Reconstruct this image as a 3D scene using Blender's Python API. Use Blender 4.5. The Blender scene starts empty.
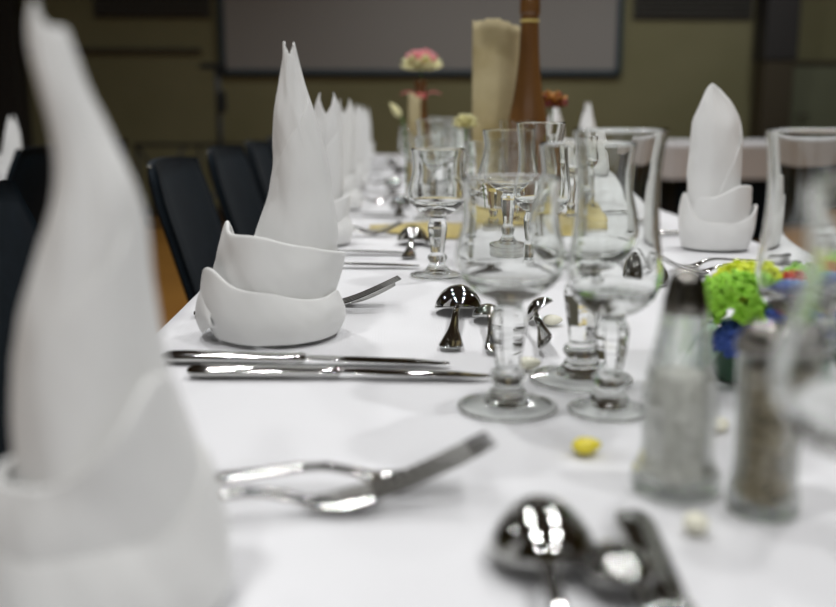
import bpy, bmesh, math, random
from mathutils import Vector, Matrix, noise
random.seed(7)
PI = math.pi
sc = bpy.context.scene
COL = sc.collection

# ------------------------------------------------------------------ camera, world, exposure, lamps
cam_d = bpy.data.cameras.new('camera')
cam = bpy.data.objects.new('camera', cam_d)
COL.objects.link(cam)
cam.location = (0, 0, 0.95)
cam.rotation_euler = (math.radians(90 - 11.223), 0, math.radians(-2.247))
cam_d.sensor_width = 36.0
cam_d.lens = 40.909
cam_d.clip_start = 0.02
cam_d.dof.use_dof = True
cam_d.dof.focus_distance = 0.98
cam_d.dof.aperture_fstop = 3.4
sc.camera = cam

world = bpy.data.worlds.new('world')
sc.world = world
world.use_nodes = True
world.node_tree.nodes['Background'].inputs[0].default_value = (0.7, 0.8, 1.0, 1)
world.node_tree.nodes['Background'].inputs[1].default_value = 0.2

sc.view_settings.view_transform = 'Standard'
sc.view_settings.look = 'None'
sc.view_settings.gamma = 1.0
sc.view_settings.use_curve_mapping = False
sc.view_settings.exposure = 0.0
sc.cycles.use_denoising = True
sc.cycles.max_bounces = 28
sc.cycles.transmission_bounces = 28
sc.cycles.transparent_max_bounces = 48
sc.cycles.glossy_bounces = 8
sc.cycles.diffuse_bounces = 4
sc.cycles.caustics_refractive = True
sc.cycles.caustics_reflective = True
sc.cycles.blur_glossy = 1.0
sc.cycles.sample_clamp_indirect = 6.0

LAMP_W = 10.6
LAMP_COL = (1.0, 1.0, 1.0)
CEIL = 3.1
LAMPS = [(x, y) for y in (-1.6, 0.0, 1.6, 3.2) for x in (-0.65, 1.10)] + [(1.10, 4.8)] + \
        [(-2.7, 2.4), (3.1, 3.4)] + [(x, 7.3) for x in (-2.4, 0.4, 2.0, 3.6)]  # last row, near the back wall, is added fill to brighten wall and screen
for lx, ly in LAMPS:
    ld = bpy.data.lights.new('downlight_or_fill', 'AREA')
    ld.shape = 'DISK'
    ld.size = 0.15
    ld.energy = LAMP_W * (1.36 if abs(lx) < 1.2 and ly < 5.5 else ((1.45 if lx > 0 else 0.45) if ly > 5.5 else 1.0))
    ld.color = LAMP_COL
    ld.spread = math.radians(160)
    lo = bpy.data.objects.new('downlight_or_fill', ld)
    lo.location = (lx, ly, CEIL - 0.012)
    COL.objects.link(lo)

# ------------------------------------------------------------------ helpers
def smooth01(a, b, x):
    t = max(0.0, min(1.0, (x - a) / (b - a)))
    return t * t * (3 - 2 * t)

def interp(pts, x):
    """smooth (monotone cosine-free Catmull) interpolation through sorted (x, v) points"""
    if x <= pts[0][0]:
        return pts[0][1]
    if x >= pts[-1][0]:
        return pts[-1][1]
    for i in range(len(pts) - 1):
        x0, v0 = pts[i]
        x1, v1 = pts[i + 1]
        if x0 <= x <= x1:
            t = (x - x0) / (x1 - x0)
            m0 = (v1 - pts[i - 1][1]) / (x1 - pts[i - 1][0]) if i > 0 else (v1 - v0) / (x1 - x0)
            m1 = (pts[i + 2][1] - v0) / (pts[i + 2][0] - x0) if i + 2 < len(pts) else (v1 - v0) / (x1 - x0)
            h = x1 - x0
            t2, t3 = t * t, t * t * t
            return (2*t3 - 3*t2 + 1)*v0 + (t3 - 2*t2 + t)*h*m0 + (-2*t3 + 3*t2)*v1 + (t3 - t2)*h*m1
    return pts[-1][1]

def mesh_obj(name, verts, faces, mat, parent=None, smooth=True):
    me = bpy.data.meshes.new(name)
    me.from_pydata([tuple(v) for v in verts], [], faces)
    me.update()
    if smooth:
        me.polygons.foreach_set('use_smooth', [True] * len(me.polygons))
    if mat:
        me.materials.append(mat)
    o = bpy.data.objects.new(name, me)
    COL.objects.link(o)
    if parent:
        o.parent = parent
    return o

def bm_obj(name, bm, mat, parent=None, smooth=False):
    me = bpy.data.meshes.new(name)
    bmesh.ops.recalc_face_normals(bm, faces=bm.faces[:])
    bm.to_mesh(me)
    bm.free()
    if smooth:
        me.polygons.foreach_set('use_smooth', [True] * len(me.polygons))
    me.materials.append(mat)
    o = bpy.data.objects.new(name, me)
    COL.objects.link(o)
    if parent:
        o.parent = parent
    return o

def add_box(bm, c, s, rot=None, bevel=0.0):
    r = bmesh.ops.create_cube(bm, size=1.0)
    vs = r['verts']
    bmesh.ops.scale(bm, vec=s, verts=vs)
    if bevel:
        es = list({e for v in vs for e in v.link_edges})
        rb = bmesh.ops.bevel(bm, geom=es, offset=bevel, segments=2, affect='EDGES', profile=0.6)
        vs = list({v for f in rb['faces'] for v in f.verts} | {v for v in vs if v.is_valid})
    if rot is not None:
        bmesh.ops.rotate(bm, cent=(0, 0, 0), matrix=rot, verts=vs)
    bmesh.ops.translate(bm, vec=c, verts=vs)

def box_obj(name, c, s, mat, parent=None, rot=None, bevel=0.0):
    bm = bmesh.new()
    add_box(bm, c, s, rot, bevel)
    return bm_obj(name, bm, mat, parent)

def tube_data(pts, rad, n=10, cap=True):
    pts = [Vector(p) for p in pts]
    vs, fs = [], []
    up = Vector((0.13, 0.21, 0.97))
    for i, p in enumerate(pts):
        d = (pts[min(i + 1, len(pts) - 1)] - pts[max(i - 1, 0)]).normalized()
        a = d.cross(up)
        if a.length < 0.05:
            a = d.cross(Vector((1, 0, 0)))
        a.normalize()
        b = a.cross(d)
        r = rad[i] if isinstance(rad, (list, tuple)) else rad
        for k in range(n):
            t = 2 * PI * k / n
            vs.append(p + a * (r * math.cos(t)) + b * (r * math.sin(t)))
    for i in range(len(pts) - 1):
        for k in range(n):
            k2 = (k + 1) % n
            fs.append((i*n + k, i*n + k2, (i+1)*n + k2, (i+1)*n + k))
    if cap:
        fs.append(tuple(range(n))[::-1])
        fs.append(tuple((len(pts) - 1) * n + k for k in range(n)))
    return vs, fs

def tube_obj(name, pts, rad, mat, parent=None, n=10):
    vs, fs = tube_data(pts, rad, n)
    return mesh_obj(name, vs, fs, mat, parent)

def lathe_data(prof, n=64, facets=0, close=False, twist=0.0):
    vs, fs = [], []
    idx = []
    for r, z in prof:
        if r < 1e-6:
            idx.append([len(vs)] * n)
            vs.append((0, 0, z))
        else:
            row = []
            for k in range(n):
                t = 2 * PI * k / n
                rr = r
                if facets:
                    seg = 2 * PI / facets
                    m = (t % seg) - seg / 2
                    rr = r * math.cos(PI / facets) / math.cos(m)
                row.append(len(vs))
                vs.append((rr * math.cos(t + twist), rr * math.sin(t + twist), z))
            idx.append(row)
    for i in range(len(prof) - 1):
        A, B = idx[i], idx[i + 1]
        for k in range(n):
            k2 = (k + 1) % n
            f = [A[k], A[k2], B[k2], B[k]]
            g = []
            for v in f:
                if v not in g:
                    g.append(v)
            if len(g) > 2:
                fs.append(tuple(g))
    return vs, fs

def lathe_obj(name, prof, mat, parent=None, n=64, facets=0, smooth=True):
    vs, fs = lathe_data(prof, n, facets)
    return mesh_obj(name, vs, fs, mat, parent, smooth)

def tag(o, label, cat, group=None):
    o['label'] = label
    o['category'] = cat
    if group:
        o['group'] = group
    return o

def thing(name, label, cat, loc=(0, 0, 0), rz=0.0, group=None):
    o = bpy.data.objects.new(name, None)
    o.empty_display_size = 0.02
    COL.objects.link(o)
    o.location = loc
    o.rotation_euler = (0, 0, rz)
    return tag(o, label, cat, group)

KIDS = {}
def kids(o):
    return [c for c in COL.objects if c.parent == o]

def copy_tree(o, parent=None):
    c = o.copy()
    COL.objects.link(c)
    c.parent = parent
    for ch in list(o.children):
        copy_tree(ch, c)
    return c

def place(proto, loc, rz, label, group=None, scale=None, rot=None):
    """first use moves the prototype itself, later uses copy it with its parts"""
    if not proto.get('_used'):
        proto['_used'] = 1
        o = proto
    else:
        o = copy_tree(proto)
    o.location = loc
    o.rotation_euler = rot if rot else (0, 0, rz)
    if scale:
        o.scale = (scale, scale, scale)
    o['label'] = label
    if group:
        o['group'] = group
    elif 'group' in o:
        del o['group']
    return o

# ------------------------------------------------------------------ materials
def mat(name, color=(0.8, 0.8, 0.8), rough=0.5, metal=0.0, **kw):
    m = bpy.data.materials.new(name)
    m.use_nodes = True
    b = m.node_tree.nodes['Principled BSDF']
    b.inputs['Base Color'].default_value = (*color, 1)
    b.inputs['Roughness'].default_value = rough
    b.inputs['Metallic'].default_value = metal
    for k, v in kw.items():
        b.inputs[k.replace('_', ' ')].default_value = v
    return m

def noisy(m, c1, c2, scale=8.0, detail=4.0, stretch=None, bump=0.0, bscale=None, contrast=(0.35, 0.65)):
    nt = m.node_tree
    b = nt.nodes['Principled BSDF']
    tc = nt.nodes.new('ShaderNodeTexCoord')
    mp = nt.nodes.new('ShaderNodeMapping')
    if stretch:
        mp.inputs['Scale'].default_value = stretch
    nt.links.new(tc.outputs['Object'], mp.inputs['Vector'])
    nz = nt.nodes.new('ShaderNodeTexNoise')
    nz.inputs['Scale'].default_value = scale
    nz.inputs['Detail'].default_value = detail
    nt.links.new(mp.outputs['Vector'], nz.inputs['Vector'])
    cr = nt.nodes.new('ShaderNodeValToRGB')
    cr.color_ramp.elements[0].position = contrast[0]
    cr.color_ramp.elements[1].position = contrast[1]
    cr.color_ramp.elements[0].color = (*c1, 1)
    cr.color_ramp.elements[1].color = (*c2, 1)
    nt.links.new(nz.outputs['Fac'], cr.inputs['Fac'])
    nt.links.new(cr.outputs['Color'], b.inputs['Base Color'])
    if bump:
        n2 = nt.nodes.new('ShaderNodeTexNoise')
        n2.inputs['Scale'].default_value = bscale or scale * 4
        n2.inputs['Detail'].default_value = 3
        nt.links.new(mp.outputs['Vector'], n2.inputs['Vector'])
        bp = nt.nodes.new('ShaderNodeBump')
        bp.inputs['Strength'].default_value = bump
        bp.inputs['Distance'].default_value = 0.002
        nt.links.new(n2.outputs['Fac'], bp.inputs['Height'])
        nt.links.new(bp.outputs['Normal'], b.inputs['Normal'])
    return m

def weave(m, scale=900.0, strength=0.12):
    nt = m.node_tree
    b = nt.nodes['Principled BSDF']
    tc = nt.nodes.new('ShaderNodeTexCoord')
    ws = []
    for d in ('X', 'Y'):
        w = nt.nodes.new('ShaderNodeTexWave')
        w.bands_direction = d
        w.inputs['Scale'].default_value = scale / 6
        w.inputs['Distortion'].default_value = 0.4
        nt.links.new(tc.outputs['Object'], w.inputs['Vector'])
        ws.append(w)
    ad = nt.nodes.new('ShaderNodeMath')
    ad.operation = 'ADD'
    nt.links.new(ws[0].outputs['Fac'], ad.inputs[0])
    nt.links.new(ws[1].outputs['Fac'], ad.inputs[1])
    bp = nt.nodes.new('ShaderNodeBump')
    bp.inputs['Strength'].default_value = strength
    bp.inputs['Distance'].default_value = 0.0006
    nt.links.new(ad.outputs[0], bp.inputs['Height'])
    nt.links.new(bp.outputs['Normal'], b.inputs['Normal'])
    return m

def glass_mat(name, color=(1, 1, 1), ior=1.5, rough=0.0):
    m = bpy.data.materials.new(name)
    m.use_nodes = True
    nt = m.node_tree
    nt.nodes.remove(nt.nodes['Principled BSDF'])
    g = nt.nodes.new('ShaderNodeBsdfGlass')
    g.inputs['Color'].default_value = (*color, 1)
    g.inputs['IOR'].default_value = ior
    g.inputs['Roughness'].default_value = rough
    nt.links.new(g.outputs[0], nt.nodes['Material Output'].inputs['Surface'])
    return m

def thin_glass(name, color=(1, 1, 1), rough=0.02, solid=0.0):
    """thin clear glass: light passes straight on, reflection grows towards grazing angles"""
    m = bpy.data.materials.new(name)
    m.use_nodes = True
    nt = m.node_tree
    nt.nodes.remove(nt.nodes['Principled BSDF'])
    tr = nt.nodes.new('ShaderNodeBsdfTransparent')
    tr.inputs['Color'].default_value = (*color, 1)
    gl_ = nt.nodes.new('ShaderNodeBsdfGlossy')
    gl_.inputs['Roughness'].default_value = rough
    lw = nt.nodes.new('ShaderNodeLayerWeight')
    lw.inputs['Blend'].default_value = 0.5
    pw = nt.nodes.new('ShaderNodeMath')
    pw.operation = 'POWER'
    pw.inputs[1].default_value = 4.0
    mr = nt.nodes.new('ShaderNodeMapRange')
    mr.inputs['To Min'].default_value = 0.04
    mr.inputs['To Max'].default_value = 0.9
    nt.links.new(lw.outputs['Facing'], pw.inputs[0])
    nt.links.new(pw.outputs[0], mr.inputs['Value'])
    mx = nt.nodes.new('ShaderNodeMixShader')
    nt.links.new(mr.outputs[0], mx.inputs[0])
    nt.links.new(tr.outputs[0], mx.inputs[1])
    nt.links.new(gl_.outputs[0], mx.inputs[2])
    last = mx
    if solid:                                     # thick pressed glass: part of the light is bent
        g = nt.nodes.new('ShaderNodeBsdfGlass')
        g.inputs['IOR'].default_value = 1.45
        last = nt.nodes.new('ShaderNodeMixShader')
        last.inputs[0].default_value = solid
        nt.links.new(mx.outputs[0], last.inputs[1])
        nt.links.new(g.outputs[0], last.inputs[2])
    nt.links.new(last.outputs[0], nt.nodes['Material Output'].inputs['Surface'])
    return m

M = {}
M['cloth'] = weave(mat('white_linen', (0.72, 0.72, 0.735), 0.85, Sheen_Weight=0.1), 700, 0.10)
M['napkin'] = weave(mat('napkin_cotton', (0.80, 0.80, 0.785), 0.8, Sheen_Weight=0.15), 2600, 0.04)
M['steel'] = mat('polished_steel', (0.52, 0.52, 0.505), 0.06, 1.0)
M['glass'] = glass_mat('clear_glass', (0.995, 1.0, 0.995), 1.5)
M['foot_glass'] = thin_glass('foot_glass', (0.975, 0.985, 0.975))
M['shaker_glass'] = thin_glass('pressed_glass', (0.95, 0.97, 0.95), 0.03, 0.45)
M['salt'] = noisy(mat('salt_grains', (0.85, 0.83, 0.8), 0.9), (0.62, 0.60, 0.57), (0.85, 0.83, 0.80), 300, 2)
M['pepper'] = noisy(mat('ground_pepper', (0.1, 0.08, 0.05), 0.9), (0.09, 0.07, 0.045), (0.48, 0.40, 0.28), 420, 3)
M['cap'] = mat('shaker_cap_metal', (0.22, 0.21, 0.19), 0.22, 1.0)
M['bronze_glass'] = noisy(mat('bronzed_bottle', (0.16, 0.06, 0.02), 0.28, 0.0, Coat_Weight=0.4), (0.085, 0.035, 0.012), (0.25, 0.12, 0.035), 6, 3, (1, 1, 0.35))
M['paper'] = noisy(mat('parchment', (0.62, 0.52, 0.33), 0.75), (0.40, 0.32, 0.16), (0.62, 0.54, 0.33), 9, 5)
M['gold'] = weave(mat('gold_fabric', (0.58, 0.46, 0.13), 0.5, Sheen_Weight=0.3), 500, 0.2)
M['navy'] = noisy(mat('navy_chair', (0.004, 0.008, 0.014), 0.7, Specular_IOR_Level=0.12), (0.0022, 0.0055, 0.009), (0.004, 0.0085, 0.013), 40, 3)
M['black_metal'] = mat('black_metal', (0.010, 0.014, 0.018), 0.4, 0.0)
M['wall'] = noisy(mat('olive_wall', (0.2, 0.17, 0.08), 0.85), (0.160, 0.155, 0.078), (0.190, 0.182, 0.098), 1.2, 4, None, 0.15, 60)
M['ceiling'] = mat('ceiling_paint', (0.11, 0.11, 0.10), 0.9)
M['screen'] = mat('projection_screen_fabric', (0.25, 0.245, 0.235), 0.8)
M['screen_frame'] = mat('screen_frame', (0.010, 0.030, 0.045), 0.5)
M['vent'] = mat('vent_metal', (0.045, 0.045, 0.04), 0.6)
M['column'] = mat('brown_column', (0.045, 0.036, 0.02), 0.6)
M['column_dark'] = mat('column_band', (0.020, 0.019, 0.019), 0.6)
M['door'] = mat('door_paint', (0.14, 0.155, 0.10), 0.55)
M['door_green'] = mat('door_green', (0.015, 0.07, 0.025), 0.5)
M['lampring'] = mat('lamp_ring_white', (0.7, 0.7, 0.7), 0.4)
M['wood_under'] = mat('table_board', (0.25, 0.16, 0.08), 0.5)
M['almond_white'] = mat('sugar_white', (0.82, 0.80, 0.66), 0.38)
M['almond_yellow'] = mat('sugar_yellow', (0.85, 0.72, 0.05), 0.38)
M['pet_green'] = mat('petal_green', (0.30, 0.62, 0.04), 0.6)
M['pet_lime'] = mat('petal_lime', (0.72, 0.80, 0.05), 0.6)
M['pet_blue'] = mat('petal_blue', (0.05, 0.11, 0.42), 0.6)
M['pet_lblue'] = mat('petal_light_blue', (0.16, 0.30, 0.62), 0.6)
M['pet_red'] = mat('petal_red', (0.65, 0.06, 0.03), 0.6)
M['pet_dark_red'] = mat('petal_dark_red', (0.20, 0.018, 0.015), 0.6)
M['pet_pink'] = mat('petal_pink', (0.72, 0.26, 0.28), 0.6)
M['pet_cream'] = mat('petal_cream', (0.80, 0.76, 0.42), 0.6)
M['pet_white'] = mat('petal_white', (0.80, 0.80, 0.70), 0.6)
M['pet_orange'] = mat('petal_orange', (0.42, 0.17, 0.015), 0.6)
M['pet_mint'] = mat('leaf_mint', (0.42, 0.62, 0.48), 0.6)
M['leaf'] = mat('leaf_dark', (0.03, 0.10, 0.05), 0.5)
M['stem'] = mat('stem_green', (0.10, 0.22, 0.05), 0.6)
M['ribbon'] = mat('pink_ribbon', (0.65, 0.15, 0.14), 0.5)

def plank_floor():
    m = mat('oak_floor', (0.4, 0.2, 0.05), 0.42)
    nt = m.node_tree
    b = nt.nodes['Principled BSDF']
    tc = nt.nodes.new('ShaderNodeTexCoord')
    br = nt.nodes.new('ShaderNodeTexBrick')
    br.inputs['Color1'].default_value = (0.40, 0.185, 0.030, 1)
    br.inputs['Color2'].default_value = (0.33, 0.145, 0.022, 1)
    br.inputs['Mortar'].default_value = (0.16, 0.07, 0.012, 1)
    br.inputs['Scale'].default_value = 1.0
    br.inputs['Brick Width'].default_value = 1.4
    br.inputs['Row Height'].default_value = 0.09
    br.inputs['Mortar Size'].default_value = 0.002
    mp = nt.nodes.new('ShaderNodeMapping')
    nt.links.new(tc.outputs['Object'], mp.inputs['Vector'])
    nt.links.new(mp.outputs['Vector'], br.inputs['Vector'])
    nt.links.new(br.outputs['Color'], b.inputs['Base Color'])
    return m
M['floor'] = plank_floor()

# ------------------------------------------------------------------ the room
X0, X1, Y0, Y1 = -4.6, 5.6, -4.0, 9.0
def struct(o):
    o['kind'] = 'structure'
    return o
struct(box_obj('floor', ((X0+X1)/2, (Y0+Y1)/2, -0.05), (X1-X0+0.4, Y1-Y0+0.4, 0.1), M['floor']))
struct(box_obj('ceiling', ((X0+X1)/2, (Y0+Y1)/2, CEIL+0.05), (X1-X0+0.4, Y1-Y0+0.4, 0.1), M['ceiling']))
struct(box_obj('wall_back', ((X0+X1)/2, Y1+0.1, CEIL/2), (X1-X0+0.4, 0.2, CEIL), M['wall']))
struct(box_obj('wall_front', ((X0+X1)/2, Y0-0.1, CEIL/2), (X1-X0+0.4, 0.2, CEIL), M['wall']))
struct(box_obj('wall_left', (X0-0.1, (Y0+Y1)/2, CEIL/2), (0.2, Y1-Y0, CEIL), M['wall']))
struct(box_obj('wall_right', (X1+0.1, (Y0+Y1)/2, CEIL/2), (0.2, Y1-Y0, CEIL), M['wall']))
struct(box_obj('baseboard_back', ((X0+X1)/2, Y1-0.008, 0.05), (X1-X0, 0.016, 0.1), M['column']))
# picture rail left of the screen
struct(box_obj('trim_1', ((X0-1.62)/2, Y1-0.015, 1.52), (-1.62-X0, 0.03, 0.045), M['column']))
# brown column with a darker upper part
col = struct(box_obj('trim_2', (3.62, 8.86, 0.72), (0.27, 0.28, 1.44), M['column'], bevel=0.01))
box_obj('upper_casing', (3.62, 8.85, 2.27), (0.30, 0.30, 1.66), M['column_dark'], col, bevel=0.01)
# dark pillar at the left
struct(box_obj('trim_3', (-3.30, 8.86, CEIL/2), (0.22, 0.28, CEIL), M['column_dark'], bevel=0.01))
# door at the right
d1 = bpy.data.objects.new('door_1', None)
COL.objects.link(d1)
d1.location = (4.15, 8.95, 0)
struct(d1)
box_obj('door_leaf', (0, 0, 0.70), (0.68, 0.05, 1.38), M['door'], d1, bevel=0.006)
box_obj('door_frame', (0.36, 0.005, 0.70), (0.05, 0.07, 1.40), M['door_green'], d1, bevel=0.006)
box_obj('door_frame', (-0.36, 0.005, 0.70), (0.05, 0.07, 1.40), M['column'], d1, bevel=0.006)
box_obj('transom', (0.0, 0.005, 1.42), (0.78, 0.07, 0.05), M['column'], d1, bevel=0.006)
tube_obj('door_handle', [(-0.25, -0.03, 0.95), (-0.25, -0.07, 0.95), (-0.15, -0.07, 0.95)], 0.009, M['cap'], d1)

# projection screen
t = thing('projection_screen', 'grey projection screen in a dark blue frame on the olive wall', 'projection screen', (0.39, 8.97, 1.33))
box_obj('screen_sheet', (0, 0, 0.80), (3.60, 0.02, 1.56), M['screen'], t)
for s in (-1, 1):
    box_obj('frame_bar', (s * 1.815, -0.006, 0.80), (0.055, 0.035, 1.64), M['screen_frame'], t, bevel=0.006)
box_obj('frame_bar', (0, -0.006, 0.0), (3.685, 0.035, 0.055), M['screen_frame'], t, bevel=0.006)
box_obj('frame_bar', (0, -0.006, 1.60), (3.685, 0.035, 0.055), M['screen_frame'], t, bevel=0.006)

# ventilation panels high on the wall
for xa, xb, lab in ((-2.56, -1.52, 'dark louvred panel on the wall left of the projection screen'),
                    (2.33, 3.43, 'dark louvred panel on the wall between projection screen and brown column')):
    t = thing('ventilation_panel', lab, 'vent panel', ((xa+xb)/2, 8.975, 1.81))
    box_obj('panel_back', (0, 0.012, 0.22), (xb-xa, 0.02, 0.44), M['vent'], t)
    for k in range(9):
        box_obj('louvre', (0, -0.006, 0.03 + k*0.047), (xb-xa-0.04, 0.028, 0.012), M['vent'], t, rot=Matrix.Rotation(0.5, 3, 'X'))

# ceiling downlights (the fixtures round the lamps, the added back row too)
ring = thing('downlight_or_fill_ring', 'x', 'downlight')
lathe_obj('trim_ring', [(0.077, 0.0), (0.095, -0.012), (0.105, -0.010), (0.11, 0.0)], M['lampring'], ring, n=32)
lathe_obj('housing', [(0.0, -0.002), (0.079, -0.002), (0.079, -0.010)], M['lampring'], ring, n=32)
for lx, ly in LAMPS:
    place(ring, (lx, ly, CEIL), 0, 'round white recessed downlight in the dark ceiling, the back row added as wall fill', 'ceiling downlights')

# ------------------------------------------------------------------ tables
TX0, TX1, TY0, TY1, TZ = -0.211, 0.605, -0.75, 5.0, 0.75
def make_table(x0, x1, y0, y1, label, drop, clabel, seed, fine):
    cx, cy = (x0+x1)/2, (y0+y1)/2
    w, l = x1-x0, y1-y0
    t = thing('banquet_table', label, 'table', (cx, cy, 0))
    box_obj('tabletop', (0, 0, TZ-0.022), (w-0.012, l-0.012, 0.03), M['wood_under'], t, bevel=0.003)
    for sx in (-1, 1):
        for sy in (-1, 1):
            tube_obj('leg', [(sx*(w/2-0.1), sy*(l/2-0.15), TZ-0.035), (sx*(w/2-0.08), sy*(l/2-0.13), 0.0)], 0.016, M['black_metal'], t)
    # cloth: one grid over the top and down the long and short sides
    def axis(a, b, n, d, nd):
        out = [(a, d * (1 - i / nd)) for i in range(nd)]
        out += [(a + (b-a)*i/n, 0.0) for i in range(n+1)]
        out += [(b, d * (i+1) / nd) for i in range(nd)]
        return out
    us = axis(-w/2, w/2, 40 if fine else 12, drop, 8)
    vs_ = axis(-l/2, l/2, 460 if fine else 60, drop, 8)
    creases = [0.579 - cy, 0.655 - cy, 1.22 - cy, 1.80 - cy, 2.4 - cy, 3.0 - cy, 0.06 - cy]
    verts, faces = [], []
    for j, (vy, dv) in enumerate(vs_):
        for i, (ux, du) in enumerate(us):
            dd = max(du, dv)
            x, y, z = ux, vy, TZ
            if dd > 0:
                s = 0.012 * math.sin(vy*9 + seed) + 0.008*math.sin(vy*23+1) if du > 0 else 0.012*math.sin(ux*17 + seed)
                k = dd / drop
                o = 0.004 + k * (0.012 + s)
                if du > 0: x += math.copysign(o, ux)
                if dv > 0: y += math.copysign(o, vy)
                z = TZ - dd
            elif fine:
                for c in creases:
                    z += 0.0013 * math.exp(-((vy - c) / 0.0075)**2)
                z += 0.0007 * noise.noise(Vector((ux*7, vy*7, seed))) + 0.0003*noise.noise(Vector((ux*25, vy*25, seed)))
                z -= 0.0012
            verts.append((x, y, z))
    nu = len(us)
    for j in range(len(vs_)-1):
        for i in range(nu-1):
            faces.append((j*nu+i, j*nu+i+1, (j+1)*nu+i+1, (j+1)*nu+i))
    c = mesh_obj('tablecloth', verts, faces, M['cloth'])
    c.location = (cx, cy, 0)
    tag(c, clabel, 'tablecloth')
    return t
make_table(TX0, TX1, TY0, TY1, 'long banquet table under the white cloth laid with cutlery and glasses', 0.20,
           'white linen cloth with faint fold creases under the place settings', 1.0, True)
make_table(-1.92, -1.06, 1.3, 3.85, 'banquet table beyond the aisle under its own white cloth', 0.20,
           'white cloth on the table beyond the aisle of dark chairs', 2.0, False)
make_table(2.15, 4.6, 7.05, 7.85, 'banquet table standing crosswise before the brown column', 0.27,
           'dim white cloth on the crosswise table before the brown column', 3.0, False)

# gold runner
vs, fs = [], []
n = 24
for j in range(n+1):
    for i in range(9):
        u, v = j/n, i/8
        x = -0.02 + 0.385*u
        hw = 0.115 * min(1.0, 0.35 + u*2.2)
        y = 1.70 - 0.10*u + (v-0.5)*2*hw
        z = 0.7512 + 0.0025*max(0, math.sin(u*13+v*5))*(1 if 0 < i < 8 else 0.3)
        vs.append((x, y, z))
for j in range(n):
    for i in range(8):
        fs.append((j*9+i, (j+1)*9+i, (j+1)*9+i+1, j*9+i+1))
o = mesh_obj('table_runner', vs, fs, M['gold'])
sm = o.modifiers.new('thick', 'SOLIDIFY'); sm.thickness = 0.0012; sm.offset = 1
tag(o, 'gold fabric runner lying crosswise beneath the brown bottle', 'table runner')

# ------------------------------------------------------------------ folded napkins
def shell(name, parent, th0, th1, fz0, fz1, frad, fc, nth=72, nz=14, thick=0.0032, wr=0.0012, seed=0.0, sub=1):
    """a strip of cloth wrapped from angle th0 to th1; frad(th, t) radius pair, fc(t, z) centre"""
    verts, faces = [], []
    full = abs((th1 - th0) - 2*PI) < 1e-4
    cols = nth if full else nth + 1
    for j in range(nz+1):
        t = j/nz
        for i in range(cols):
            th = th0 + (th1-th0)*i/nth
            z = fz0(th) + (fz1(th)-fz0(th))*t
            rx, ry = frad(th, t)
            cx, cy = fc(t, z)
            w = wr * (noise.noise(Vector((math.cos(th)*2.0, math.sin(th)*2.0, z*30 + seed))) * 2.2
                      + 0.55*noise.noise(Vector((math.cos(th)*5 + z*60, math.sin(th)*5 - z*40, z*20 + seed*2)))
                      + 0.35*math.sin(th*3 + z*60 + seed))
            verts.append((cx + (rx+w)*math.cos(th), cy + (ry+w)*math.sin(th), max(z, 0.0018)))
    for j in range(nz):
        for i in range(nth):
            i2 = (i+1) % cols
            faces.append((j*cols+i, j*cols+i2, (j+1)*cols+i2, (j+1)*cols+i))
    o = mesh_obj(name, verts, faces, M['napkin'], parent)
    md = o.modifiers.new('thick', 'SOLIDIFY'); md.thickness = thick; md.offset = -1
    md = o.modifiers.new('round', 'SUBSURF'); md.levels = sub; md.render_levels = sub
    return o

def ang(th, c):
    return math.acos(max(-1, min(1, math.cos(th - c))))

def bumpf(th, c, w):
    a = ang(th, c) / w
    return math.exp(-a*a)

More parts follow.
